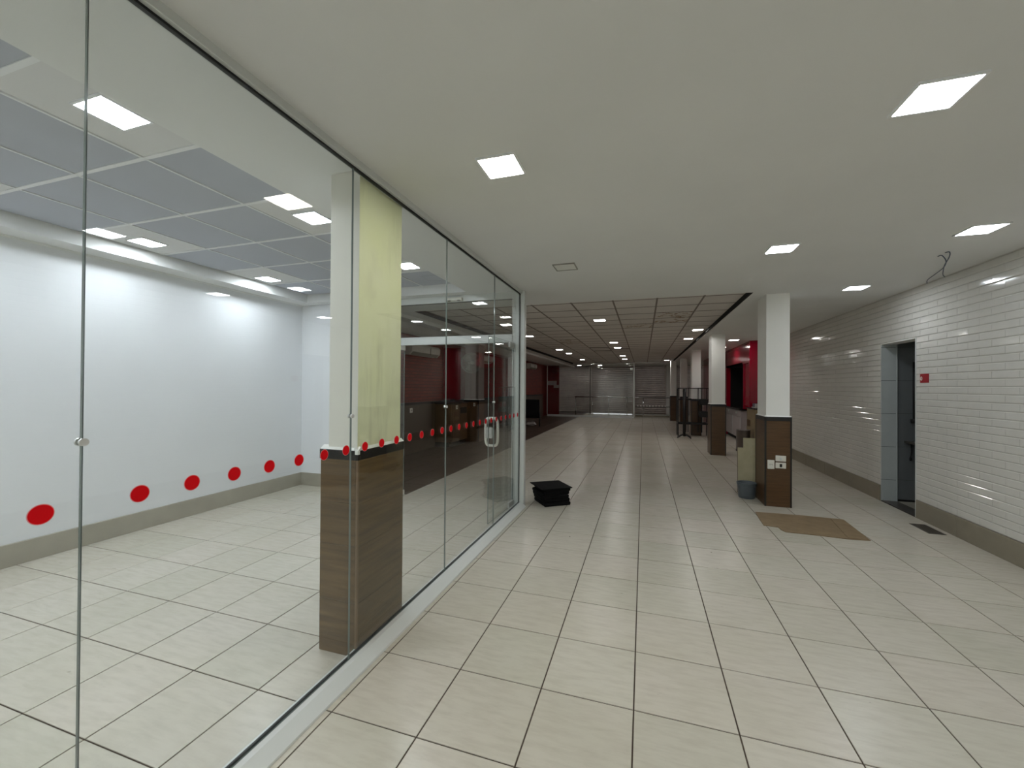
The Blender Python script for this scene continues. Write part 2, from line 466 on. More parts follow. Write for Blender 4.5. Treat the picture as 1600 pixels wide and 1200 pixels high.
# door reveal of white tiles, jamb edge, granite sill
d3 = struct(empty('door_3', (XR, DY1, 0)), 'open doorway in the white brick wall lined with pale tiles')
for k in range(6):
    z0, z1 = max(0.0, -.16 + k * .452), min(DZ, -.16 + (k + 1) * .452)
    box('reveal_tile', 'bathtile', .002, WT - .012, -.012, 0, z0 + .003, z1 - .003, d3)
    box('reveal_tile', 'bathtile', .002, WT - .012, DY0 - DY1, DY0 - DY1 + .012, z0 + .003, z1 - .003, d3)
box('reveal_backing', 'bathgrout', .004, WT - .014, -.008, .001, 0, DZ, d3)
box('edge_strip', 'bathtile', WT - .012, WT, -.016, 0, 0, DZ, d3)
box('corner_strip', 'alu', -.004, .003, DY0 - DY1 - .004, DY0 - DY1 + .014, 0, DZ, d3)
box('head', 'whitematt', .0, WT, DY0 - DY1, 0, DZ - .012, DZ, d3)
box('sill', 'granite', .0, WT, DY0 - DY1 + .012, -.012, -.004, .006, d3)

# rest of the shell
struct(box('wall_right_hall', 'whitematt', 4.4, 4.55, 12.0, YF + .3, -.05, 3.1), 'side wall at the wide far end of the hall')
struct(box('wall_kiosk_side', 'whitematt', XR + WT, 4.45, 11.95, 12.1, -.05, 3.1), 'hidden wall closing the side behind the kiosk')
struct(box('wall_front_lintel', 'whitematt', XL - .15, 4.6, YF - .05, YF + .3, 2.72, 3.2), 'lintel above the roller shutters')
struct(box('trim_roof', 'void', XL - .2, 4.6, YB - .15, YF + .3, 3.08, 3.2), 'dark slab above the suspended ceilings')
struct(box('floor_outside', 'concrete', -9, 9, YF + .3, 34, -.2, -.02), 'pavement outside the shutters')

# ------------------------------------------------------------------ ceilings
ce = struct(box('ceiling', 'ceil', -1.5, XR + .02, YB, YH, CEIL, 3.0), 'smooth plaster ceiling over the near aisle')
box('soffit', 'ceil', 1.35, 4.45, YH, YF, CEIL, 3.0, ce)
box('soffit', 'ceil', XL, -1.5, YE + .06, YH, CEIL, 3.0, ce)
box('soffit', 'ceil', -3.63, 1.35, 22.0, YF, CEIL, 3.0, ce)
b = MB(); b.prism([(-3.63, 3.0), (-3.63, CEIL), (-3.88, CEIL - .005), (-3.9, CEIL - .06), (XL, CEIL - .06), (XL, 3.0)], 'y', YH, YF)
struct(b.build('trim_4', 'ceil'), 'lower pale soffit with a stepped edge along the left side of the hall')
# shadow gaps round the sunken board ceiling of the hall
hc = struct(empty('ceiling_hall', (0, 0, HALL_Z)), 'board ceiling of the hall with dark grid lines')
for a in ((-3.632, -3.60, YH, 22.0), (1.325, 1.352, YH, 22.0)):
    box('shadow_gap', 'void', a[0], a[1], a[2], a[3], CEIL + .004 - HALL_Z, .05, hc)
HX = [-3.63] + [-.44 + .628 * k for k in range(-5, 3)] + [1.35]
HY = [YH, 6.35] + [6.95 + .6 * k for k in range(0, 26)]
HY = [y for y in HY if y < 21.9] + [22.0]
missing = {(-1.696, 13.55), (-1.068, 14.15), (-1.696, 14.75)}
hm = {}
farb = MB()
for i in range(len(HX) - 1):
    for j in range(len(HY) - 1):
        x0, x1, y0, y1 = HX[i], HX[i + 1], HY[j], HY[j + 1]
        cut = any(abs(x0 - a_) < .02 and abs(y0 - c_) < .02 for a_, c_ in missing)
        if cut: y0 += .3
        if y0 > 15.9 or (x1 - x0) < .1:
            farb.box(x0 + .004, x1 - .004, y0 + .004, y1 - .004, 0, .012); continue
        stain = (abs(x0 - .188) < .02 and 7.5 < y0 < 8.5) or (abs(x0 + .44) < .02 and 8.5 < y0 < 9.0) or (abs(x0 + 2.324) < .02 and 11 < y0 < 12)
        key = (round(x1 - x0, 3), round(y1 - y0, 3), stain)
        if key not in hm:
            q = MB(); q.box(.004, key[0] - .004, .004, key[1] - .004, 0, .012, 0, .002); hm[key] = q.mesh('ceiling_board', 'stain' if stain else 'hallpanel')
        link('ceiling_board', hm[key], hc, (x0, y0, 0))
tag(farb.build('far_boards', 'hallpanel', hc), kind='stuff')
for xx in HX[1:-1]: box('grid_bar', 'hallbar', xx - .013, xx + .013, YH, 22.0, -.004, .03, hc)
q = MB(); q.box(-3.63, 1.35, -.011, .011, -.003, .03); gb = q.mesh('grid_bar', 'hallbar')
for yy in HY[1:-1]: link('grid_bar', gb, hc, (0, yy, 0))

# glass room ceiling: smooth border and a sunken field of boards in a white grid
cr_ = struct(empty('ceiling_room', (0, 0, 0)), 'sunken board ceiling of the glass room with white grid')
RX = [-4.79, -4.1425, -3.495, -2.8475, -2.2]; RY = [4.915 - .65 * k for k in range(11)][::-1]
box('soffit', 'ceilroom', XL, RX[0], YB, YE + .06, CEIL, 3.0, cr_)
box('soffit', 'ceilroom', RX[-1], -1.5, YB, YE + .06, CEIL, 3.0, cr_)
box('soffit', 'ceilroom', RX[0], RX[-1], RY[-1], YE + .06, CEIL, 3.0, cr_)
box('soffit', 'ceilroom', RX[0], RX[-1], YB, RY[0], CEIL, 3.0, cr_)
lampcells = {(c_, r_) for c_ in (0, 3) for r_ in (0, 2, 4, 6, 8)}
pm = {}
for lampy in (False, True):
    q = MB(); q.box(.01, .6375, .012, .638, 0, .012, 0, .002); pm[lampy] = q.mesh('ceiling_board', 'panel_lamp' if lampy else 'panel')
for i in range(4):
    for k in range(10):          # k counts from the far end
        y0 = 4.915 - .65 * (k + 1)
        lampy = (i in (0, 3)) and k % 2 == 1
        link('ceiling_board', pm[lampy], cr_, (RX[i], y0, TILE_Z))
for xx in RX[1:-1]: box('grid_bar', 'tbar', xx - .0075, xx + .0075, RY[0], RY[-1], TILE_Z - .006, TILE_Z + .03, cr_)
q = MB(); q.box(RX[0], RX[-1], -.013, .013, TILE_Z - .005, TILE_Z + .03); gb = q.mesh('grid_bar', 'tbar')
for yy in RY[1:-1]: link('grid_bar', gb, cr_, (0, yy, 0))
b = MB(); b.prism([(XL, CEIL), (XL + .012, CEIL), (XL + .012, CEIL - .004), (XL, CEIL - .018)], 'y', YB, YE); struct(b.build('trim_1', 'ceilroom'), 'thin joint line where white wall meets ceiling')

# ------------------------------------------------------------------ columns
def column(x0, x1, y0, y1, label, wood='woodr', shaft='whitematt', edges=True, top=CEIL, hall=False):
    r = tag(empty('column', ((x0 + x1) / 2, (y0 + y1) / 2, 0)), label, 'column')
    w, d = (x1 - x0) / 2, (y1 - y0) / 2; s_ = .017
    b = MB(); b.box(-w + s_, w - s_, -d + s_, d - s_, 0, top + .02); b.build('shaft', shaft, r)
    box('dado_core', wood, -w + .003, w - .003, -d + .003, d - .003, 0, 1.105, r)
    for nm, a in (('front_panel', (-w + .012, w - .012, -d, -d + .01)), ('rear_panel', (-w + .012, w - .012, d - .01, d)),
                  ('side_panel', (-w, -w + .01, -d + .012, d - .012)), ('side_panel', (w - .01, w, -d + .012, d - .012))):
        box(nm, wood, a[0], a[1], a[2], a[3], .004, 1.108, r, .001)
    b = MB(); o = .004
    b.box(-w - o, w + o, -d - o, -d + s_, 1.108, 1.163, 0, .002); b.box(-w - o, w + o, d - s_, d + o, 1.108, 1.163, 0, .002)
    b.box(-w - o, -w + s_, -d + s_, d - s_, 1.108, 1.163); b.box(w - s_, w + o, -d + s_, d - s_, 1.108, 1.163)
    b.build('cap_trim', 'black', r)
    b = MB(); b.prism([(-w, 1.163), (-w + s_ + .002, 1.163), (-w + s_ + .002, 1.178)], 'y', -d, d); b.prism([(w, 1.163), (w - s_ - .002, 1.163), (w - s_ - .002, 1.178)], 'y', -d, d)
    b.prism([(-d, 1.163), (-d + s_ + .002, 1.163), (-d + s_ + .002, 1.178)], 'x', -w, w); b.build('sealant_bead', 'whitematt', r)
    if edges:
        for sx in (-1, 1):
            for sy_ in (-1, 1):
                box('edge_trim', 'black', min(sx * (w + .003), sx * (w - .016)), max(sx * (w + .003), sx * (w - .016)),
                    min(sy_ * (d + .003), sy_ * (d - .016)), max(sy_ * (d + .003), sy_ * (d - .016)), 0, 1.108, r)
    return r


column(1.515, 1.815, 6.12, 6.58, 'nearest white column of the right row, with white sockets on its wooden base')
column(1.475, 1.79, 10.36, 10.82, 'second column of the right row, behind the nearest one, white over brown')
column(1.49, 1.79, 14.5, 14.95, 'third column of the right row, standing behind the black metal rack')
column(1.5, 1.79, 18.75, 19.2, 'fourth column of the right row, dim, beyond the black rack')
column(1.2, 1.46, 20.4, 20.8, 'farthest slim column beside the right end of the shutters')
column(-4.77, -4.33, 10.55, 11.0, 'column on the left of the hall that carries the round fan', shaft=mat('paint_white_dimmed', (136, 126, 122), .6))  # white shaft coloured darker to imitate its dimness behind the glass
# column inside the glass room, stained yellow on the side next to the glass
x0, x1, y0, y1 = -1.79, -1.528, 1.945, 2.41
r = tag(empty('column', ((x0 + x1) / 2, (y0 + y1) / 2, 0)), 'column inside the glass room with one stained yellow face', 'column')
w, d, s_ = (x1 - x0) / 2, (y1 - y0) / 2, .018
b = MB(); fs = b.box(-w + .045, w - s_, -d + s_, d - s_, 0, CEIL + .02)
for f in fs:
    if all(abs(v.co.x - (w - s_)) < 1e-5 for v in f.verts): f.material_index = 1
b.build('shaft', ['cream', 'yellow'], r)
box('dado_core', 'wood', -w + .003, w - .003, -d + .003, d - .003, 0, 1.105, r)
for za, zb in ((.004, .30), (.304, .62), (.624, .86), (.864, 1.108)):
    box('front_panel', 'wood', -w + .006, w - .014, -d, -d + .01, za, zb, r, .0012)
    box('side_panel', 'wood', w - .01, w, -d + .004, d - .006, za, zb, r, .0012)
    box('side_panel', 'wood', -w, -w + .01, -d + .004, d - .006, za, zb, r, .0012)
box('corner_strip', mat('strip_taupe', (120, 98, 76), .4), w - .014, w + .001, -d - .001, -d + .012, .004, 1.108, r, .002)
b = MB(); b.box(-w - .003, w + .002, -d - .003, -d + .02, 1.108, 1.163, 0, .002); b.box(w - .02, w + .002, -d + .02, d, 1.108, 1.163, 0, .002); b.box(-w - .003, -w + .02, -d + .02, d, 1.108, 1.163)
b.build('cap_trim', 'black', r)
b = MB(); b.prism([(-d, 1.163), (-d + .03, 1.163), (-d + .03, 1.185)], 'x', -w, w); b.prism([(w, 1.163), (w - .03, 1.163), (w - .022, 1.182)], 'y', -d, d); b.build('sealant_bead', 'whitematt', r)
box('corner_chip', 'whitematt', w - .02, w + .004, -d - .005, -d + .015, 1.14, 1.164, r, .003)
box('top_edge', 'redline', w - .03, w - .012, -d + .03, d, CEIL - .03, CEIL, r)

# ------------------------------------------------------------------ glass partition
gp = tag(empty('glass_partition', (GX, 0, 0)), 'long frameless glass partition with a line of red dots', 'partition')
SE = [-2.55, -1.51, -.385, .74, 1.866, 2.995, 4.115, 5.055]
DOT = None
for k in range(len(SE) - 1):
    ya, yb = SE[k] + .0015, SE[k + 1] - .0015
    b = MB(); fs = b.box(-.005, .005, 0, yb - ya, .045, 2.725)
    for f in fs:
        if abs(f.normal.x) < .5 and not all(abs(v.co.x - f.verts[0].co.x) < 1e-6 for v in f.verts): f.material_index = 1
    pane = b.build('pane', ['glass', 'glassedge'], gp, (0, ya, 0))
    y = .657 if k == 2 else (.881 if k == 3 else None)
    ys = []
    if k == 2: ys = [.501, .657]
    elif k >= 3: ys = [.881 + .1572 * n_ for n_ in range(0, 27) if ya + .01 < .881 + .1572 * n_ < yb - .01]
    for y in ys:
        if DOT is None:
            q = MB(); q.disc_x(.005, .0056, 0, 0, .0272, 28, 1); q.disc_x(.0056, .0062, 0, 0, .0252, 28, 0); DOT = q.mesh('dot_sticker', ['red', 'redrim'])
        link('dot_sticker', DOT, pane, (0, y - ya, 1.186 - .0022 * max(0, y - 1.5)))
    if k < len(SE) - 2:       # round clamp that joins two panes at mid height
        c_ = MB(); c_.disc_x(-.013, -.005, 0, 0, .011, 20); c_.disc_x(.005, .014, 0, 0, .011, 20); c_.disc_x(-.005, .005, 0, 0, .006, 10)
        cl = c_.build('clamp', 'chrome', gp, (0, SE[k + 1], 1.366))
b = MB(); b.prism([(-.035, 0), (.098, 0), (.096, .011), (.04, .044), (.034, .0475), (.008, .05), (.008, .044), (-.008, .044), (-.008, .05), (-.03, .05)], 'y', SE[0], 5.06); b.build('bottom_rail', 'alu', gp)
box('bottom_gasket', 'gasket', -.014, -.0055, SE[0], 5.05, .04, .056, gp)
b = MB(); b.box(-.03, .03, SE[0], 5.06, 2.728, CEIL + .005, 0, .002); b.build('top_channel', 'alu', gp)
box('top_gasket', 'gasket', -.009, .0095, SE[0], 5.055, 2.718, 2.73, gp)
b = MB(); b.box(-.018, .065, 5.06, 5.135, 0, CEIL + .002, 0, .003); b.build('corner_post', 'alu', gp)
box('post_gasket', 'gasket', -.006, .006, 5.05, 5.062, .05, 2.72, gp)

# ------------------------------------------------------------------ end frame and doors of the glass room
fr = struct(empty('trim_2', (0, YE, 0)), 'white aluminium door frame with glazed transom at the end of the glass room')
for nm, a in (('jamb', (-1.62, -1.533, -.02, .05, 0, CEIL)), ('jamb', (-3.95, -3.88, -.02, .05, 0, CEIL)), ('head_rail', (-3.88, -1.62, -.02, .05, 2.675, CEIL)),
              ('transom_rail', (-3.88, -1.62, -.03, .055, 2.105, 2.212))):
    box(nm, 'alu', *a, fr, .003)
box('transom_pane', 'glass', -3.88, -1.62, .01, .018, 2.212, 2.675, fr)
box('side_pane', 'glass', -3.88, -3.235, .01, .018, .0, 2.105, fr)
b = MB()
for a in ((-3.88, -1.62, .005, .0095, 2.212, 2.219), (-3.88, -1.62, .005, .0095, 2.668, 2.675), (-1.627, -1.62, .005, .0095, 2.219, 2.668)): b.box(*a)
b.build('transom_gasket', 'gasket', fr)


def leaf(name, hx, hy, ang, width, label, side):
    r = struct(empty(name, (hx, hy, 0), ang), label)      # local x runs from the hinge to the free edge
    b = MB(); fs = b.box(0, width, -.005, .005, .012, 2.098)
    for f in fs:
        if not all(abs(v.co.y - f.verts[0].co.y) < 1e-6 for v in f.verts): f.material_index = 1
    b.build('leaf_pane', ['glass', 'glassedge'], r)
    for zz in (.006, 2.03): box('patch_fitting', 'chrome', -.01, .15, -.014, .014, zz, zz + .07, r, .004)
    hxp = width - .1; h = MB(); pts = []
    for a in range(0, 360, 12):
        ca, sa = math.cos(math.radians(a)), math.sin(math.radians(a)); n_ = 4.5
        pts.append((hxp, 0.074 * math.copysign(abs(ca) ** (2 / n_), ca), 1.02 + .155 * math.copysign(abs(sa) ** (2 / n_), sa)))
    h.tube(pts, .0155, 10, closed=True); h.build('handle', 'socket', r)
    k = MB()
    for s0, s1 in ((-.036, -.005), (.005, .036)):
        k.prism([(width - .005 - .062 * math.sin(t * math.pi / 12), 1.02 + .062 * math.cos(t * math.pi / 12)) for t in range(13)], 'y', s0, s1)
    lk = k.build('lock', 'steel', r)
    return r


ang = math.atan2(4.28 - 5.06, -1.632 + 1.60)
leaf('door_1', -1.60, 5.06, ang, .80, 'open right glass door leaf with looped handle and half round lock', 1)
leaf('door_2', -3.21, 5.06, -math.pi / 2 - .02, .80, 'open left glass door leaf mostly hidden behind the yellow column', -1)

# ------------------------------------------------------------------ ceiling lamps
LM = {}


def lamp(x, y, z, kind, label, group=None, size=.225):
    key = (kind, size)
    if key not in LM:
        h = size / 2; f = .011; b = MB()
        for a in ((-h, h, -h, -h + f), (-h, h, h - f, h), (-h, -h + f, -h + f, h - f), (h - f, h, -h + f, h - f)): b.box(*a, -.01, .004)
        q = MB(); q.box(-h + f, h - f, -h + f, h - f, -.006, .002)
        LM[key] = (b.mesh('frame', 'offframe' if kind == 'off' else 'tbar'), q.mesh('diffuser', 'offlamp' if kind == 'off' else 'lamp_' + kind))
    r = tag(empty('ceiling_lamp', (x, y, z)), label, 'ceiling lamp', group or 'square ceiling lamps')
    link('frame', LM[key][0], r); link('diffuser', LM[key][1], r); return r


for x, y, k, lb in ((-.76, 2.16, 'warm', 'lit square lamp with yellowish rim in the smooth ceiling beside the glass partition'),
                    (-.766, 4.17, 'off', 'unlit square lamp in the smooth ceiling'),
                    (1.16, 2.17, 'near', 'largest and nearest lit square lamp, upper right in the ceiling'),
                    (1.155, 4.16, 'near', 'lit square lamp in the smooth ceiling straight above the cardboard'),
                    (2.465, 4.09, 'right', 'lit square lamp near the hanging cables by the white brick wall'),
                    (2.46, 6.03, 'right', 'lit square lamp before the doorway, right of the nearest white column'),
                    (2.2, 11.71, 'hall', 'lit square lamp in front of the red kiosk')):
    lamp(x, y, CEIL, k, lb)
for y, lb in ((13.72, 'lit lamp in front of the kiosk, partly hidden by the second right column'),):
    lamp(2.25, y, CEIL, 'hall', lb)
for x, y, lb in ((-.76, .1, 'overhead warm lamp above the viewpoint on the side of the glass partition'), (1.155, .12, 'overhead lamp above the viewpoint on the side of the brick wall'),
                 (-.76, -1.9, 'lamp behind the viewpoint on the side of the glass partition'), (1.155, -1.9, 'lamp behind the viewpoint on the side of the brick wall')):
    lamp(x, y, CEIL, 'warm' if 'warm' in lb else 'near', 'square ' + lb)
for x, y, lb in ((-2.52, 1.335, 'largest lit square lamp in the glass room, behind the nearest seam'), (-2.54, 2.66, 'lit square lamp in the glass room just left of the yellow column'),
                 (-2.53, 4.03, 'lit square lamp in the glass room just right of the yellow column'), (-4.5, 2.66, 'lit square lamp over the white wall of the glass room, nearer of two'),
                 (-4.55, 4.03, 'lit square lamp over the white wall of the glass room, farther of two')):
    lamp(x, y, TILE_Z, 'room', lb)
for x, y, lb in ((-4.5, 1.335, 'by the white wall, third from the far end'), (-2.52, .035, 'along the glass, just out of view'), (-4.5, .035, 'by the white wall, fourth from the far end'),
                 (-2.52, -1.26, 'along the glass, last before the back wall'), (-4.5, -1.26, 'by the white wall, last before the back wall')):
    lamp(x, y, TILE_Z, 'room', 'square lamp of the glass room ' + lb)
for x, y, lb in ((-.806, 8.06, 'first lit lamp in the hall board ceiling, straight over the aisle'), (-.816, 12.18, 'second lit lamp of the middle row in the hall ceiling'),
                 (-.80, 13.77, 'third lit lamp of the middle row, beside the missing ceiling boards'), (-.807, 17.43, 'fourth lit lamp of the middle row in the hall ceiling'),
                 (-.81, 19.4, 'fifth and farthest lit lamp of the middle row in the hall ceiling'),
                 (-2.78, 10.1, 'lit lamp in the hall ceiling just right of the glass corner post'), (-2.76, 14.0, 'second lit lamp of the left row in the hall ceiling'),
                 (-2.72, 15.67, 'third lit lamp of the left row in the hall ceiling'), (-2.73, 19.4, 'fourth and farthest lamp of the left row in the hall ceiling'),
                 (1.15, 9.97, 'nearer of two lit lamps above the second right column'), (1.12, 11.7, 'farther of two lit lamps above the second right column'),
                 (1.06, 20.7, 'lit lamp at the far right corner of the hall ceiling'),
                 (-2.73, 8.12, 'nearest lit lamp of the left row, seen through the transom glass')):
    lamp(x, y, HALL_Z, 'hall' if y < 17 else 'far', lb)
for x, y, lb in ((-3.45, 23.3, 'lit lamp before the left roller shutter'), (-2.3, 23.3, 'lit lamp before the middle roller shutter')):
    lamp(x, y, CEIL if x > -3.6 else CEIL - .06, 'far', lb)

# small emergency fitting over the doors of the glass room
r = tag(empty('emergency_light', (-2.43, YE - .02, 2.705)), 'small white emergency light over the glass doors', 'emergency light')
box('housing', 'socket', -.11, .11, -.045, 0, -.02, .022, r, .006)
for sx in (-.07, .07):
    b = MB(); b.lathe([(.0, -.03), (.022, -.026), (.024, -.018), (.01, -.012)], sx, -.05, 14); b.build('lamp_head', 'offframe', r)

# hanging cables
hcab = tag(empty('hanging_cable', (2.58, 4.74, CEIL)), 'two thin dark cables looping from the ceiling to the brick wall', 'cable')
for pts, lb in (([(2.585, 4.80, CEIL - .007), (2.59, 4.755, CEIL - .012), (2.655, 4.82, 2.715), (2.736, 5.0, 2.70), (2.86, 5.345, 2.72), (3.03, 5.796, 2.758), (3.106, 5.95, 2.752)], 'longer dark cable looping from the ceiling to the brick wall'),
                ([(2.575, 4.68, CEIL - .007), (2.574, 4.626, 2.744), (2.617, 4.711, 2.72), (2.717, 4.95, 2.712), (2.827, 5.17, 2.713), (3.02, 5.53, 2.75), (3.106, 5.66, 2.75)], 'shorter dark cable looping from the ceiling to the brick wall')):
    b = MB(); P4 = [Vector(p) for p in pts]; sm = []
    for i in range(len(P4) - 1):
        p0, p1, p2, p3 = P4[max(0, i - 1)], P4[i], P4[i + 1], P4[min(len(P4) - 1, i + 2)]
        for k in range(5):
            t = k / 5; sm.append(.5 * (2 * p1 + (p2 - p0) * t + (2 * p0 - 5 * p1 + 4 * p2 - p3) * t * t + (3 * p1 - p0 - 3 * p2 + p3) * t ** 3))
    sm.append(P4[-1]); b.tube([p_ - hcab.location for p_ in sm], .0042, 6); b.build('cable', 'cable', hcab)

# ------------------------------------------------------------------ things on the near floor
# stack of black pads beside the corner post
cx, cy_, rz = -1.165, 5.385, math.radians(38)
zz = .001
pads = ['bottom', 'second', 'third', 'fourth', 'fifth']
for k, wd in enumerate(pads):
    r = tag(empty('pad', (cx + random.uniform(-.012, .012) + (.02 if k == 0 else 0), cy_ + random.uniform(-.012, .012), zz), rz + random.uniform(-.05, .05)),
            'black pad by the glass corner, %s of its stack' % ('lowest' if k == 0 else wd + ' from the floor'), 'pad', 'black pads stacked on the floor')
    hgt = .043
    box('cushion', 'blackfoam', -.185, .185, -.185, .185, .006, hgt, r, .014, 3)
    box('backing', 'blackfoam', -.178, .178, -.178, .178, 0, .009, r, .002)
    zz += hgt + .001
r = tag(empty('pad', (cx - .005, cy_, zz), rz - .04), 'thin flat black board lying on top of the pad stack', 'pad', 'black pads stacked on the floor')
box('board', 'blackfoam', -.215, .215, -.215, .215, 0, .01, r, .002)

# cardboard sheet
pts = [(1.325, 5.77), (1.86, 5.79), (2.235, 5.765), (2.19, 5.06), (2.02, 5.035), (1.72, 5.06), (1.45, 5.07), (1.425, 5.13), (1.42, 5.215), (1.285, 5.235), (1.30, 5.5)]
b = MB(); b.prism(pts, 'z', .001, .006)
r = tag(b.build('cardboard_sheet', 'card'), 'flattened brown cardboard sheet lying before the nearest white column', 'cardboard')
b = MB(); b.prism([(2.0, 5.055), (2.18, 5.075), (2.222, 5.75), (2.1, 5.755)], 'z', .006, .0095); b.build('folded_flap', 'card', r)
# bucket
r = tag(empty('bucket', (1.385, 6.50, 0)), 'grey plastic bucket standing against the nearest white column', 'bucket')
b = MB(); b.lathe([(.0, .002), (.098, .002), (.102, .006), (.118, .19), (.122, .205), (.128, .206), (.128, .214), (.117, .214), (.112, .19), (.096, .012), (0, .010)], 0, 0, 32); b.build('body', 'bucket', r)
b = MB(); b.tube([(.118 * math.cos(a * math.pi / 12), .118 * math.sin(a * math.pi / 12), .188) for a in range(24)], .005, 6, closed=True); b.build('rim_band', 'bucket', r)
b = MB(); b.tube([(-.124 * math.cos(a * math.pi / 10), -.127 * math.sin(a * math.pi / 10) * .95, .2 - .035 * math.sin(a * math.pi / 10)) for a in range(11)], .003, 6); b.build('bail_handle', 'bucket', r)
# leaning board
r = tag(empty('plywood_board', (1.33, 6.78, 0)), 'pale plywood board leaning behind the grey bucket', 'board')
r.rotation_euler = (math.radians(-5), 0, math.radians(-6))
b = MB(); b.prism([(0, .0), (.45, .0), (.45, .80), (.075, .80), (.075, .655), (0, .655)], 'y', 0, .018); b.build('sheet', 'ply', r)
b = MB(); b.prism([(-.004, .0), (.0005, .0), (.0005, .655), (-.004, .655)], 'y', -.001, .022); b.build('dark_edge', 'woodr', r)
# floor drain
r = tag(empty('floor_drain', (2.97, 5.69, 0)), 'small grey drain grate in the floor by the doorway', 'drain')
b = MB()
for a in ((-.075, .075, -.17, -.16), (-.075, .075, .16, .17), (-.075, -.066, -.16, .16), (.066, .075, -.16, .16)): b.box(*a, 0, .004)
b.build('frame', 'granite', r)
b = MB()
for k in range(14): b.box(-.066, .066, -.155 + k * .0225, -.142 + k * .0225, 0, .0035)
b.build('grille', 'granite', r)
box('pit', 'void', -.066, .066, -.16, .16, 0, .001, r)
# sockets on the nearest column
for ya, yb, za, zb, lb, kind in ((1.543, 1.622, .487, .602, 'left upright white socket plate on the column base', 'v'),
                                 (1.634, 1.752, .590, .664, 'upper right white switch plate on the column base', 's'),
                                 (1.634, 1.752, .500, .574, 'lower right white plate with a black insert on the column base', 'b')):
    r = tag(empty('socket_plate', ((ya + yb) / 2, 6.12, (za + zb) / 2)), lb, 'socket', 'socket plates on the nearest column')
    w, h = (yb - ya) / 2, (zb - za) / 2
    box('plate', 'socket', -w, w, -.009, 0, -h, h, r, .003)
    if kind == 'b': box('insert', 'black', -.014, .014, -.012, -.008, -.02, .02, r, .001)
    elif kind == 's':
        box('rocker', 'alu', -.012, .012, -.013, -.008, -.018, .018, r, .002)
    else:
        b = MB()
        for k in (-1, 1): b.box(k * .012 - .003, k * .012 + .003, -.011, -.008, -.012, -.004)
        b.box(-.022, .022, -.0105, -.008, .002, .006); b.build('contacts', 'offframe', r)
# red sign
r = tag(empty('door_sign', (XR, 6.02, 1.66)), 'small square red sign on the brick wall beside the doorway', 'sign')
box('plate', 'sign', -.004, 0, -.078, .078, -.052, .052, r, .001)
b = MB(); b.tube([(-.005, .05 + .013 * math.cos(a * math.pi / 8), -.002 + .02 * math.sin(a * math.pi / 8)) for a in range(16)], .004, 6, closed=True); b.build('symbol', 'signwhite', r)
# washroom fittings
r = tag(empty('washbasin', (3.55, 6.972, .80)), 'dark wall hung basin shelf seen in the unlit washroom', 'basin')
box('shelf', 'granite', -.16, .35, -.32, 0, .0, .03, r, .004)
b = MB(); b.tube([(-.1, -.04, 0), (.0, -.07, -.03), (.1, -.06, -.045), (.25, -.05, -.05)], .011, 8); b.build('drain_pipe', 'blackmetal', r)
b = MB(); b.tube([(-.1, -.03, 0), (-.095, -.03, -.12), (-.105, -.03, -.18)], .006, 6); b.lathe([(.0, -.24), (.012, -.23), (.014, -.2), (.006, -.18)], -.105, -.03, 10); b.build('tap_hose', 'blackmetal', r)
r = tag(empty('shower_pipe', (3.497, 6.955, 1.10)), 'dark upright pipe on the washroom wall', 'pipe')
b = MB(); b.tube([(0, 0, 0), (0, 0, .8)], .019, 10); b.build('tube', 'blackmetal', r)
b = MB(); b.lathe([(.0, -.03), (.03, -.025), (.034, .02), (.02, .03)], -.012, 0, 12); b.build('valve', 'blackmetal', r)
struct(box('floor_washroom', 'base', XR + WT, XR + WT + 1.6, DY1 - 1.6, DY1 + .03, -.05, .004), 'pale washroom floor')
struct(box('trim_3', 'black', XR + WT + .0, XR + WT + 1.6, DY1 + .005, DY1 + .022, .004, .03), 'dark line at the foot of the washroom wall')

# ------------------------------------------------------------------ hall, right side
# black pedestal and rack
r = tag(empty('metal_rack', (1.055, 14.0, 0)), 'tall open black metal rack beside the third right column', 'rack')
W_, D_, H_ = .88, .45, 1.535
for sx in (0, W_):
    for sy2 in (0, D_): box('post', 'blackmetal', sx - .014, sx + .014, sy2 - .014, sy2 + .014, 0, H_, r)
for nm, zz in (('top_rail', H_ - .03), ('middle_rail', 1.15), ('lower_rail', .40)):
    b = MB()
    for sy2 in (0, D_): b.box(0, W_, sy2 - .011, sy2 + .011, zz, zz + .028)
    for sx in (0, W_): b.box(sx - .011, sx + .011, 0, D_, zz, zz + .028)
    b.build(nm, 'blackmetal', r)
for sx in (.27, .33, .63, .74):
    box('upright_bar', 'blackmetal', sx - .012, sx + .012, D_ - .02, D_ + .004, .1, H_, r)
b = MB(); b.box(.62, .86, .0, D_, .62, .80); b.box(.62, .86, 0, D_, 1.0, 1.16); b.build('shelf_box', 'blackmetal', r)
box('shelf', 'blackmetal', 0, W_, 0, D_, .385, .40, r)
r = tag(empty('table_pedestal', (1.2, 13.62, 0)), 'black star footed table pedestal standing before the rack', 'table base')
b = MB(); b.tube([(0, 0, .05), (0, 0, 1.5)], .045, 12); b.build('pole', 'blackmetal', r)
for a in range(4):
    t = math.radians(40 + 90 * a); b = MB(); b.tube([(0, 0, .13), (.12 * math.cos(t), .12 * math.sin(t), .08), (.27 * math.cos(t), .27 * math.sin(t), .014)], [.02, .018, .013], 8); b.build('foot', 'blackmetal', r)
b = MB(); b.tube([(-.12, 0, 1.2), (.2, 0, 1.2)], .014, 8); b.build('arm', 'blackmetal', r)
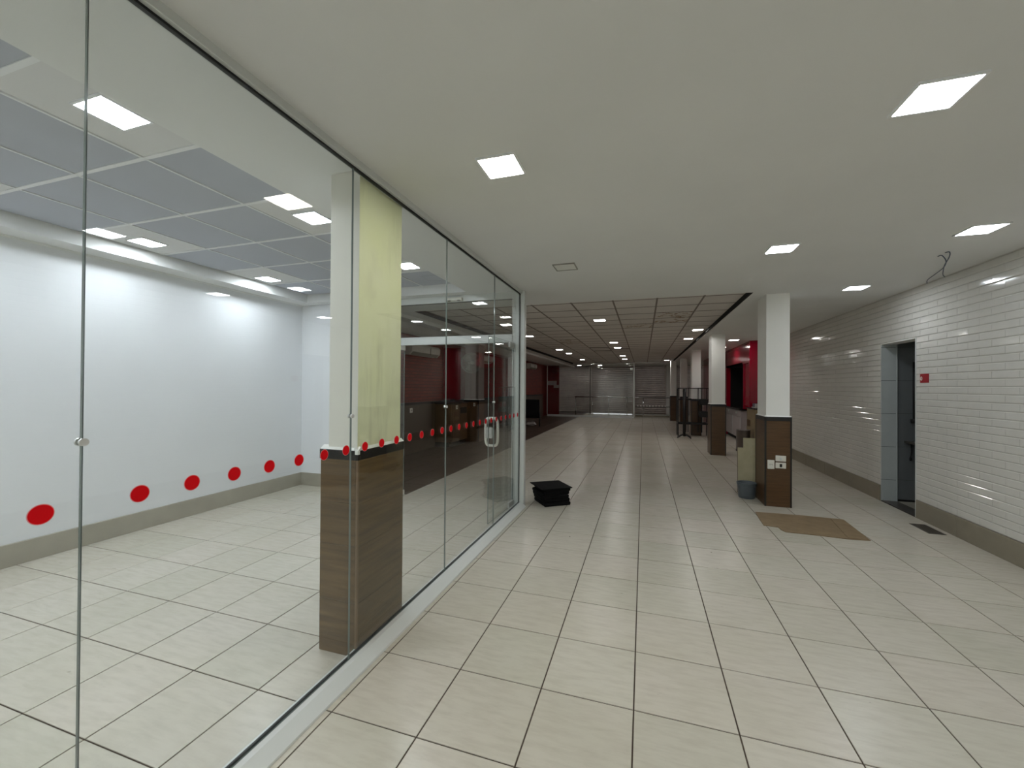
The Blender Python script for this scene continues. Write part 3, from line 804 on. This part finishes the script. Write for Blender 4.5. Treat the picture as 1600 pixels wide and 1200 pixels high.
# red kiosk
kx = 2.65
r = tag(empty('red_kiosk', (kx, 12.0, 0)), 'glossy red built-in kiosk front with a black opening', 'kiosk')
box('header_panel', 'redgloss', 0, .06, .12, 3.3, 2.21, CEIL, r)
box('end_frame', 'redgloss', -.03, .5, 0, .12, 1.03, CEIL, r, .004)
box('top_frame', 'redgloss', -.02, .04, .1, 3.34, CEIL - .05, CEIL, r)
box('inner_panel', 'redgloss', .05, .09, .12, .98, 1.05, 2.21, r)
box('opening_jamb', 'redgloss', .02, .5, .96, .99, .95, 2.21, r)
box('opening_back', 'void', 1.2, 1.25, .9, 3.4, 0, 2.4, r)
box('opening_top', 'void', .0, 1.25, .99, 3.3, 2.21, 2.26, r)
box('far_jamb', 'void', .12, 1.25, 3.27, 3.34, 0, CEIL, r)
box('far_frame', 'redgloss', .0, .12, 3.27, 3.34, 0, CEIL, r)
box('far_front', 'redgloss', .0, .06, 3.34, 6.2, 0, CEIL, r)
box('far_pillar', 'redgloss', -.1, .3, 6.2, 8.0, 0, CEIL, r, .01)
box('backing', 'void', .5, 1.25, 0, .9, 0, CEIL, r)
r = tag(empty('kitchen_cabinet', (kx - .02, 13.05, 0)), 'pinkish white base cabinet under the kiosk opening', 'cabinet')
box('carcass', 'cabwhite', .02, .55, 0, 2.2, .1, .90, r)
box('plinth', 'void', .06, .5, 0, 2.2, 0, .1, r)
for k in range(2):
    dr = box('drawer', 'cabwhite', 0, .02, k * 1.1 + .01, k * 1.1 + 1.09, .72, .89, r, .003)
    box('handle', 'alu', -.02, 0, k * 1.1 + .48, k * 1.1 + .62, .79, .85, dr)
    dd = box('door', 'cabwhite', 0, .02, k * 1.1 + .01, k * 1.1 + 1.09, .11, .71, r, .003)
    box('door_edge', 'alu', -.004, .0, k * 1.1 + .03, k * 1.1 + .07, .12, .70, dd)
r = tag(box('worktop', 'counter', kx - .06, 3.6, 13.02, 15.26, .90, .945, None, .004), 'dark worktop over the white kiosk cabinet', 'worktop')
r = tag(empty('wooden_counter', (2.55, 11.1, 0)), 'light wooden counter cabinet just before the red kiosk', 'counter')
box('carcass', 'cabwood', .0, .5, 0, .85, .02, 1.02, r)
box('side_board', 'cabwood', -.02, 0, .0, .42, .02, 1.02, r, .003)
box('niche', 'woodr', -.006, .004, .5, .82, .58, .74, r)
dd = box('door', 'cabwood', -.012, 0, .44, .84, .04, .56, r, .003)
box('counter_top', 'counter', -.04, .54, -.02, .88, 1.02, 1.05, r, .003)
r = tag(empty('scale_tray', (2.62, 11.45, 1.05)), 'small white edged tray lying on the wooden counter', 'tray')
b = MB(); b.box(0, .3, 0, .35, 0, .012); b.box(0, .3, 0, .02, .012, .1); b.build('tray', 'signwhite', r)
b = MB(); b.prism([(.02, .012), (.34, .012), (.34, .1), (.12, .05)], 'x', .02, .28); b.build('cover', 'bucket', r)
r = tag(empty('trash_can', (2.33, 11.3, 0)), 'round steel bin between the white columns and the counter', 'bin')
b = MB(); b.lathe([(0, .002), (.148, .002), (.152, .02), (.152, .50), (.156, .505), (.156, .52), (.144, .52), (.14, .05), (0, .04)], 0, 0, 28); b.build('body', mat('bin_steel', (120, 112, 110), .3, metal=.8), r)
b = MB(); b.lathe([(.153, .0), (.158, .0), (.158, .03), (.153, .03)], 0, 0, 28); b.build('base_ring', 'black', r)

# ------------------------------------------------------------------ hall, left side
def ac(y, L, z, label):
    r = tag(empty('air_conditioner', (XL, y, z)), label, 'air conditioner', 'air conditioners on the red wall')
    b = MB(); b.prism([(0, .0), (.12, 0), (.2, .07), (.21, .2), (.17, .25), (0, .25)], 'y', 0, L); b.build('case', 'acwhite', r)
    b = MB(); b.box(.205, .214, L * .62, L * .63, .04, .2); b.build('panel_gap', 'black', r)
    b = MB(); b.prism([(.125, -.002), (.195, .06), (.19, .064), (.12, .004)], 'y', .06, L - .06); b.build('louvre', 'offframe', r)
    return r


ac(7.95, 1.3, 2.24, 'nearest white air conditioner on the red wall, seen through the glass')
ac(12.1, .95, 2.3, 'second white air conditioner, half behind the fan column')
ac(18.0, 1.1, 2.36, 'farthest white air conditioner, right of the glass corner post')
r = tag(empty('wall_fan', (-4.48, 10.34, 2.17)), 'round grey fan on the left hall column', 'fan')
r.rotation_euler = (0, math.radians(-8), math.radians(38))
for q_ in range(2):
    b = MB(); yy = -.08 + q_ * .1
    for rr in (.27, .24, .2, .16, .12, .08, .045): b.tube([(rr * math.cos(a * math.pi / 16), yy - (.03 * (1 - rr / .27)) * (1 if q_ == 0 else -1), rr * math.sin(a * math.pi / 16)) for a in range(32)], .0035 if rr < .26 else .008, 5, closed=True)
    for a in range(16): b.tube([(.04 * math.cos(a * math.pi / 8), yy - (.026 if q_ == 0 else -.026), .04 * math.sin(a * math.pi / 8)), (.27 * math.cos(a * math.pi / 8), yy, .27 * math.sin(a * math.pi / 8))], .0028, 5)
    b.build('guard', 'fan', r)
for a in range(3):
    b = MB(); t = a * 2 * math.pi / 3; v = []
    for rr, ww, tw in ((.04, .03, .02), (.12, .08, .028), (.22, .1, .02)):
        for s0 in (-1, 1):
            v.append(b.bm.verts.new((rr * math.cos(t) - s0 * ww * math.sin(t), -.03 + s0 * tw, rr * math.sin(t) + s0 * ww * math.cos(t))))
    b.bm.faces.new((v[0], v[1], v[3], v[2])); b.bm.faces.new((v[2], v[3], v[5], v[4]))
    bmesh.ops.solidify(b.bm, geom=b.bm.faces[:], thickness=.004); b.build('blade', 'fan', r)
b = MB(); b.tube([(0, -.12, 0), (0, .16, 0)], .05, 14); b.build('motor', 'fan', r)
b = MB(); b.tube([(0, .14, 0), (.05, .22, -.06), (.1, .24, -.1)], .018, 8); b.build('bracket', 'fan', r)
r = tag(empty('red_board', (XL + .034, 9.75, 1.165)), 'glossy red board on the left wall beside the fan column', 'board')
box('sheet', 'redpanel', 0, .03, 0, 1.35, 0, 1.4, r, .003); box('edge', 'redgloss', .0, .04, 1.35, 1.39, 0, 1.4, r)
r = tag(empty('wall_cabinet', (XL + .02, 9.35, .0)), 'brown wooden cabinet against the left hall wall by the fan column', 'cabinet')
box('carcass', 'woodr', 0, .45, 0, 1.0, .12, 1.08, r, .003); box('plinth', 'void', .0, .4, .02, .98, 0, .12, r)
box('top', 'black', 0, .48, -.02, 1.02, 1.08, 1.11, r, .003); box('niche', 'void', .445, .455, .55, .95, .82, .98, r); box('door', 'woodr', .45, .465, .04, .5, .16, 1.04, r, .003)
for x, y, z, lb in ((XL + .03, 8.2, .98, 'white socket box on the brown dado, seen through the doors'), (XL + .5, 9.6, 1.0, 'small white plate on the brown cabinet front')):
    r = tag(empty('wall_socket', (x, y, z)), lb, 'socket'); box('plate', 'socket', -.002, .014, -.05, .05, -.05, .05, r, .003); box('insert', 'offframe', .013, .017, -.018, .018, -.02, .02, r)
r = tag(empty('socket_plate', (-4.46, 10.55, 1.03)), 'small pale plate on the base of the fan column', 'socket')
box('plate', 'socket', -.03, .03, -.012, 0, -.045, .045, r, .002); box('insert', 'offframe', -.012, .012, -.015, -.011, -.02, .02, r)
# black folding chair by the left wall
r = tag(empty('folding_chair', (-4.25, 15.9, 0), math.radians(15)), 'black slatted lounge chair standing on the brown floor strip', 'chair')
def slab(name, pts, y0, y1): b = MB(); b.prism(pts, 'x', y0, y1); return b.build(name, 'blackfoam', r)
slab('seat', [(-.5, .36), (.1, .28), (.1, .34), (-.5, .42)], -.32, .32)
slab('backrest', [(.05, .28), (.13, .28), (.42, 1.0), (.35, 1.02)], -.32, .32)
for sx in (-.32, .32):
    b = MB(); b.tube([(sx, -.55, .012), (sx, -.52, .4), (sx, .12, .6), (sx, .35, .02), (sx, -.55, .012)], .016, 6); b.build('side_frame', 'blackmetal', r)
r = tag(empty('bundle', (-4.2, 15.75, .0)), 'white crumpled bundle lying under the black chair', 'bundle')
b = MB()
bmesh.ops.create_icosphere(b.bm, subdivisions=3, radius=.14)
for v in b.bm.verts:
    n_ = math.sin(v.co.x * 31 + v.co.y * 17) * .018 + math.sin(v.co.z * 43 + v.co.x * 23) * .014
    v.co *= 1 + n_ / .14; v.co.z = max(-.075, v.co.z * .55); v.co.z += .076; v.co.x *= 1.4
b.build('cloth', 'signwhite', r)

# ------------------------------------------------------------------ far end: storefront, railing, roller shutters
r = tag(empty('storefront', (0, 21.3, 0)), 'glass storefront with white base rail at the far end of the hall', 'storefront')
box('base_rail', 'alu', -4.83, -.42, -.05, .05, 0, .1, r, .004); box('post', 'alu', -.47, -.41, -.03, .03, .1, CEIL, r, .003)
box('end_post', 'alu', -4.86, -4.82, -.03, .03, .1, 2.7, r)
for a, c_ in ((-4.82, -3.4), (-3.395, -1.95), (-1.945, -.47)): box('pane', 'glass', a, c_, -.005, .005, .1, 2.72, r)
r = tag(empty('railing', (0, 22.4, 0)), 'long pale metal handrail in front of the roller shutters', 'railing')
b = MB(); b.tube([(-3.55, 0, 1.02), (1.35, 0, 1.02)], .028, 8); b.build('handrail', 'steel', r)
for xx in (-3.5, -2.6, -1.75, -.8, .0, 1.3):
    b = MB(); b.tube([(xx, 0, 0), (xx, 0, 1.02)], .022, 8); b.build('post', 'steel', r)
b = MB(); b.tube([(-.4, 0, .55), (1.3, 0, .55)], .018, 8); b.build('lower_rail', 'steel', r)
for k in range(10): box('clip', 'signwhite', -.3 + k * .15, -.24 + k * .15, -.035, .0, .56, .62, r)
r = tag(empty('low_curb', (.0, 22.6, 0)), 'low grey step under the right roller shutter', 'step'); box('slab', 'baser', -.4, 1.4, 0, .6, 0, .13, r, .004); box('edge', 'alu', -.4, 1.4, -.01, 0, .1, .13, r)


def shutter(xa, xb, label, gap):
    r = tag(empty('roller_shutter', (xa, YF - .1, 0)), label, 'shutter', 'closed roller shutters at the far end')
    b = MB(); L = xb - xa; z = gap; pr = []
    while z < 2.72:
        pr += [(.05, z), (-.03, z + .004), (-.038, z + .034), (-.03, z + .064), (.05, z + .068), (.05, z + .1)]; z += .106
    pr = [p for p in pr if p[1] < 2.76]; poly = pr + [(p[0] + .006, p[1]) for p in pr[::-1]]
    A = [[b.bm.verts.new((xx, p[0], p[1])) for p in pr] for xx in (.03, L - .03)]
    for k in range(len(pr) - 1): b.bm.faces.new((A[0][k], A[1][k], A[1][k + 1], A[0][k + 1]))
    bmesh.ops.solidify(b.bm, geom=b.bm.faces[:], thickness=.003)
    tag(b.build('slats', 'shutter', r), kind='stuff')
    for xx in (0, L - .05): box('guide_rail', 'shutter', xx, xx + .05, -.06, .06, 0, 2.76, r)
    box('bottom_bar', 'shutter', .05, L - .05, -.03, .02, gap, gap + .05, r)
    return r


shutter(XL, -3.0, 'left roller shutter, behind the storefront glass', .004)
shutter(-2.95, -.55, 'middle roller shutter with daylight showing under it', .035)
shutter(-.5, 1.22, 'right roller shutter, brightest, beside the slim column', .004)
shutter(1.75, 4.4, 'roller shutter at the far right behind the columns', .004)
struct(box('wall_front_pier', 'whitematt', 1.22, 1.75, YF - .15, YF + .3, -.05, 2.8), 'pale pier between the right roller shutters')
struct(box('wall_front_pier_middle', 'void', -3.0, -2.95, YF - .15, YF + .3, -.05, 2.8), 'dark pier between the left and middle shutters')
struct(box('wall_front_pier_right', 'void', -.55, -.5, YF - .15, YF + .3, -.05, 2.8), 'dark pier between the middle and right shutters')
r = tag(empty('notice_board', (-4.98, 21.985, 1.55)), 'pale notice strip on the red corner left of the shutters', 'notice')
box('sheet', 'cabwhite', 0, .5, 0, .015, .08, .32, r); box('lower_sheet', 'cabwhite', .34, .62, -.004, .015, -.06, .1, r)
r = tag(box('red_return', 'redpanel', XL, -4.35, 22.0, 22.1, 0, 2.7), 'red panel at the corner left of the shutters', 'panel')
